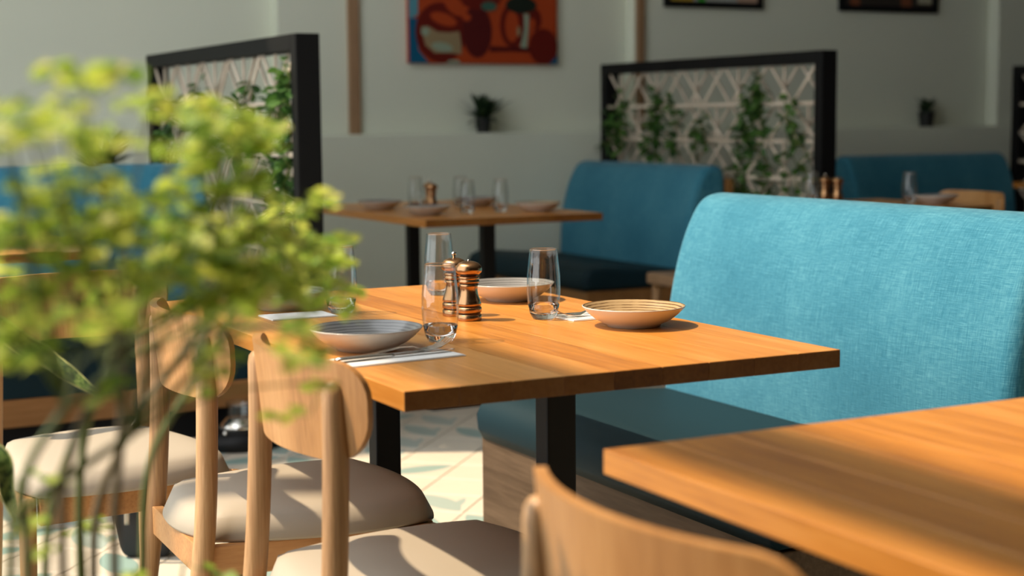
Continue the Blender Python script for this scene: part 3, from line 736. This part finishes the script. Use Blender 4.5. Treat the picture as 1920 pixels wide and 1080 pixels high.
# ------------------------------------------------------------------ things on the floor
t = thing('black_bag', 'black bag with a grey strap on the floor under the chairs', 'bag', (.16, 2.03, 0), math.radians(-28))
b = bmesh.new(); box(b, (-.11, -.06, 0), (.11, .06, .30), .03, 3)
for v in b.verts:
    k = v.co.z/.30; v.co.x *= .55 + .45*min(1, k*1.6); v.co.y *= .6 + .4*k
obj('body', b, M['bag'], t, True)
obj('strap', tube(bmesh.new(), catmull([(-.035, -.068, .10), (-.03, -.075, .2), (-.02, -.07, .32), (0, -.02, .36), (.03, .0, .30)], 4), .008, 8), M['grey_metal'], t, True)
t = thing('glass_stand', 'low black stand holding a clear glass jar, seen between chair posts', 'stand', (.80, 3.24, 0))
obj('base', lathe(bmesh.new(), [(0, 0), (.13, 0), (.145, .02), (.14, .05), (.10, .062), (.05, .066), (0, .066)], 32), M['black'], t, True)
obj('collar', lathe(bmesh.new(), [(0, .066), (.085, .066), (.06, .085), (.045, .10), (0, .10)], 28), M['steel'], t, True)
obj('jar', lathe(bmesh.new(), [(.04, .10), (.043, .11), (.043, .14), (.048, .15), (.046, .152), (.041, .141), (.041, .11), (.038, .102)], 28), M['glass'], t, True)
for a in (2.6, 4.0, 5.4, .6):
    k = bmesh.new(); bmesh.ops.create_uvsphere(k, u_segments=12, v_segments=8, radius=.009); obj('stud', k, M['steel'], t, True, loc=(.125*math.cos(a), .125*math.sin(a), .066))

# ------------------------------------------------------------------ foreground plant
PB = (-.84, -1.06, -.36, -.17)
t = thing('planter_box', 'charcoal planter box below the leafy foreground plant', 'planter', ((PB[0]+PB[2])/2, (PB[1]+PB[3])/2, 0))
hx, hy = (PB[2]-PB[0])/2, (PB[3]-PB[1])/2
b = boxm((-hx, -hy, 0), (hx, hy, .44), .006); obj('box', b, M['planter'], t)
obj('soil', boxm((-hx+.02, -hy+.02, .4401), (hx-.02, hy-.02, .45), .003), M['soil'], t)
SOIL = .45
def at(px, py, d):     # authoring aid: crown positions measured at a known distance from the lens
    return CAM + (r2*((px-960)/2946.6) + u2*(-(py-540)/2946.6) + fwd)*d
plant = thing('leafy_plant', 'tall leafy plant with lime green leaflets in the left foreground', 'plant', (0, 0, SOIL))
clusters = [  # x, y, depth, radius(m), sprigs
 (20, 215, 1.22, .028, 4), (75, 215, 1.25, .03, 5), (165, 190, 1.22, .034, 9), (120, 240, 1.28, .03, 5), (60, 275, 1.25, .03, 4), (185, 265, 1.3, .025, 3), (10, 300, 1.2, .03, 4), (225, 240, 1.3, .02, 2),
 (285, 205, 1.38, .026, 5), (345, 205, 1.42, .032, 7), (405, 235, 1.45, .035, 8), (440, 295, 1.5, .04, 11), (425, 345, 1.5, .03, 5), (475, 215, 1.62, .03, 5), (515, 215, 1.7, .018, 3), (350, 240, 1.4, .025, 4), (455, 260, 1.5, .03, 6), (490, 330, 1.55, .025, 3),
 (50, 375, 1.25, .05, 8), (135, 350, 1.3, .045, 8), (190, 345, 1.35, .025, 3), (40, 440, 1.3, .055, 14), (130, 425, 1.35, .055, 15), (225, 410, 1.4, .055, 15), (310, 395, 1.42, .05, 13), (390, 395, 1.45, .05, 14), (460, 420, 1.5, .05, 13), (510, 450, 1.6, .05, 11),
 (560, 430, 1.8, .028, 6), (578, 462, 1.85, .032, 13), (606, 497, 1.9, .024, 10), (548, 435, 1.8, .03, 6), (618, 530, 1.9, .014, 3), (575, 490, 1.75, .04, 9), (90, 500, 1.35, .05, 11), (190, 480, 1.4, .05, 11), (285, 485, 1.42, .05, 12), (370, 480, 1.45, .05, 14), (450, 500, 1.5, .05, 14), (530, 520, 1.6, .045, 11), (570, 540, 1.7, .03, 4),
 (25, 545, 1.3, .045, 8), (100, 570, 1.35, .03, 3), (400, 555, 1.45, .045, 9), (330, 555, 1.4, .035, 4), (480, 565, 1.5, .04, 8), (540, 590, 1.6, .035, 4), (20, 620, 1.3, .04, 5), (60, 655, 1.3, .025, 2), (265, 545, 1.4, .03, 3), (285, 620, 1.15, .03, 3), (400, 610, 1.25, .03, 3), (430, 700, 1.45, .016, 2), (270, 720, 1.4, .02, 2), (540, 640, 1.3, .03, 3), (615, 715, 1.6, .022, 3), (470, 610, 1.3, .025, 2),
 (35, 900, 1.5, .02, 2), (155, 975, 1.8, .03, 3), (60, 1040, 1.5, .03, 2), (250, 1070, 1.7, .02, 2), (345, 1055, 1.8, .02, 2), (95, 960, 1.6, .03, 2)]
DS = .80; clusters = [(a, b_, c_*DS, r_*DS, n_ if b_ > 1200 else max(1, round(n_*.62))) for a, b_, c_, r_, n_ in clusters]
leaves = []; pet = bmesh.new(); crown = []
for (px, py, d, rad, ns) in clusters:
    c = at(px, py, d + rnd.uniform(-.04, .04)); crown.append(c)
    for s in range(ns):
        o = c + Vector((rnd.gauss(0, 1), rnd.gauss(0, 1), rnd.gauss(0, .8)))*rad*.62
        az = rnd.uniform(0, 2*PI); dr = Vector((math.cos(az), math.sin(az), rnd.uniform(-.35, .35))).normalized()
        ln = rnd.uniform(.018, .036); nl = rnd.randint(6, 9); side = dr.cross(Vector((0, 0, 1))).normalized()
        P = [o + dr*ln*(k/4) + Vector((0, 0, -.012*(k/4)**2)) for k in range(5)]
        tube(pet, [c + (o-c)*.2] + P, [.0008]+[.0007]*5, 4, False)
        for k in range(nl):
            f = (k+1)/nl; p = o + dr*ln*f + Vector((0, 0, -.012*f*f)); sd = 1 if k % 2 else -1
            ld = (side*sd*rnd.uniform(.6, 1) + dr*rnd.uniform(.1, .7) + Vector((0, 0, rnd.uniform(-.45, .25)))).normalized() if k < nl-1 else dr
            leaves.append((p, ld, rnd.uniform(-.7, .7), rnd.uniform(.0125, .019)))
tag(obj('leaf_stalks', pet, M['stem'], plant, loc=(0, 0, -SOIL)), kind='stuff')
lb_ = bmesh.new(); leaf_bm(lb_, Matrix.Identity(4), 1, .8, .2, .12); lme = bpy.data.meshes.new('leaf'); lb_.to_mesh(lme); lb_.free(); lme.materials.append(M['leaf'])
for p in lme.polygons: p.use_smooth = True
leaves.sort(key=lambda q: -q[3]/((q[0]-CAM).dot(fwd)))
fb = bmesh.new()
for k, (p, d, ro, s) in enumerate(leaves):
    if k < 300:
        o = inst('leaf', lme, plant); mw = rot_to(d, ro, p - Vector((0, 0, SOIL))); o.matrix_local = mw @ Matrix.Scale(s, 4)
    else: leaf_bm(fb, rot_to(d, ro, p), s, s*.8, .2, .12)
tag(obj('foliage', fb, M['leaf'], plant, True, loc=(0, 0, -SOIL)), kind='stuff')
# stems rise from the soil and fork towards the crowns
stems = [((52, 1075, 1.45), (-.64, -.72), [0, 6, 19, 18, 21]), ((118, 1075, 1.35), (-.62, -.84), [1, 4, 20, 32, 25]), ((150, 1075, 1.8), (-.54, -.48), [2, 3, 5, 33, 22]), ((215, 1075, 1.5), (-.56, -.70), [8, 9, 24, 34, 23]),
         ((268, 1075, 1.85), (-.48, -.44), [10, 11, 12, 35, 26, 28, 37]), ((20, 1075, 1.3), (-.68, -.84), [6, 39, 44, 18]), ((175, 1075, 1.65), (-.53, -.58), [13, 14, 16, 29, 30, 36]), ((85, 1075, 1.6), (-.60, -.60), [7, 24, 22, 40])]
used = {q for st in stems for q in st[2]}
for q in range(len(crown)-6):
    if q not in used:
        best = min(stems, key=lambda st: min((crown[q]-crown[z]).length for z in st[2])); best[2].append(q)
for k, ((px, py, d), (bx, by), tg) in enumerate(stems):
    sb = bmesh.new(); base = Vector((bx, by, SOIL-.002)); a = at(px, py, d*DS); top = sum((crown[q] for q in tg), Vector())/len(tg)
    fork_ = a.lerp(top, .62); fork_.z = min(fork_.z, top.z-.10) if top.z-.10 > a.z else fork_.z
    md_ = a.lerp(fork_, .22); md_.z = a.z*.45 + fork_.z*.55
    trunk = catmull([base, a, md_+Vector((rnd.uniform(-.008, .008), rnd.uniform(-.008, .008), 0)), fork_], 6)
    tube(sb, trunk, [.0045-.0018*i/len(trunk) for i in range(len(trunk))], 7)
    for q in tg:
        mid = fork_.lerp(crown[q], .5) + Vector((rnd.uniform(-.015, .015), rnd.uniform(-.015, .015), .01))
        tube(sb, catmull([fork_, mid, crown[q]], 4), [.0017, .0016, .0014, .0012, .001, .001, .0009, .0009, .0008], 5)
    obj('stem', sb, M['stem_brown' if k in (1, 3, 6) else 'stem'], plant, True, loc=(0, 0, -SOIL))
# low shoots
for px, py, d, (bx, by) in ((155, 975, 1.8, (-.53, -.45)), (60, 1040, 1.5, (-.64, -.66)), (345, 1055, 1.8, (-.46, -.45)), (250, 1070, 1.7, (-.50, -.52)), (95, 960, 1.6, (-.62, -.6)), (35, 900, 1.5, (-.66, -.66))):
    p = at(px, py, d*DS); obj('shoot', tube(bmesh.new(), catmull([(bx, by, SOIL-.002), (bx*.6+p.x*.4, by*.6+p.y*.4, SOIL*.4+p.z*.6), p], 5), .0014, 5), M['stem'], plant, True, loc=(0, 0, -SOIL))
# snake plant
sp_ = thing('round_pot', 'round charcoal pot of the snake plant', 'pot', (-.63, .05, 0))
obj('pot_wall', lathe(bmesh.new(), [(0, 0), (.11, 0), (.15, .45), (.155, .46), (.14, .46), (.135, .44)], 28), M['planter'], sp_, True)
obj('soil', lathe(bmesh.new(), [(0, .4401), (.1345, .4401), (.13, .449), (0, .4499)], 28), M['soil'], sp_)
sn = thing('snake_plant', 'snake plant with arching mottled leaves at the left edge', 'plant', (-.62, .05, SOIL))
def blade(P, W_, flat):
    P = catmull(P, 8); b = bmesh.new(); uvl = b.loops.layers.uv.new('uv'); rows = []; n = len(P)
    for i, p in enumerate(P):
        s = i/(n-1); tn = (P[min(i+1, n-1)]-P[max(i-1, 0)]).normalized(); sd = Vector(flat).cross(tn).normalized(); nm = tn.cross(sd)
        ww = W_*(.55+.45*math.sin(PI*min(1, s*1.1)))*min(1, ((1-s)*5.5)**.6+.02)
        rows.append(([b.verts.new(p + sd*ww*u + nm*(.25*ww*u*u)) for u in (-1, -.5, 0, .5, 1)], [b.verts.new(p + sd*ww*u*.98 + nm*(.25*ww*u*u-.0022)) for u in (-1, -.5, 0, .5, 1)], s))
    for a, c in zip(rows, rows[1:]):
        for L in (0, 1):
            for k in range(4):
                f = b.faces.new((a[L][k], a[L][k+1], c[L][k+1], c[L][k])) if L == 0 else b.faces.new((a[L][k], c[L][k], c[L][k+1], a[L][k+1]))
                for lp in f.loops:
                    v = lp.vert; r_ = a if v in a[L] else c; lp[uvl].uv = (r_[2], r_[L].index(v)/4)
        for k in (0, 4): b.faces.new((a[0][k], c[0][k], c[1][k], a[1][k]))
    o = obj('leaf', b, M['snake'], sn, True, loc=(.62, -.05, -SOIL)); return o
blade([(-.63, .06, SOIL-.002), (-.60, .17, .66), (-.52, .26, .84), at(55, 655, 2.2), at(125, 700, 2.2), at(192, 746, 2.2)], .019, (.3, -1, .6))
blade([(-.66, .02, SOIL-.002), (-.64, .10, .60), (-.60, .12, .72), at(-8, 850, 1.95), at(12, 925, 1.95), at(30, 981, 1.95)], .013, (.3, -1, .3))
blade([(-.61, .03, SOIL-.002), (-.66, .08, .62), (-.74, .16, .85)], .018, (.3, -1, .3))
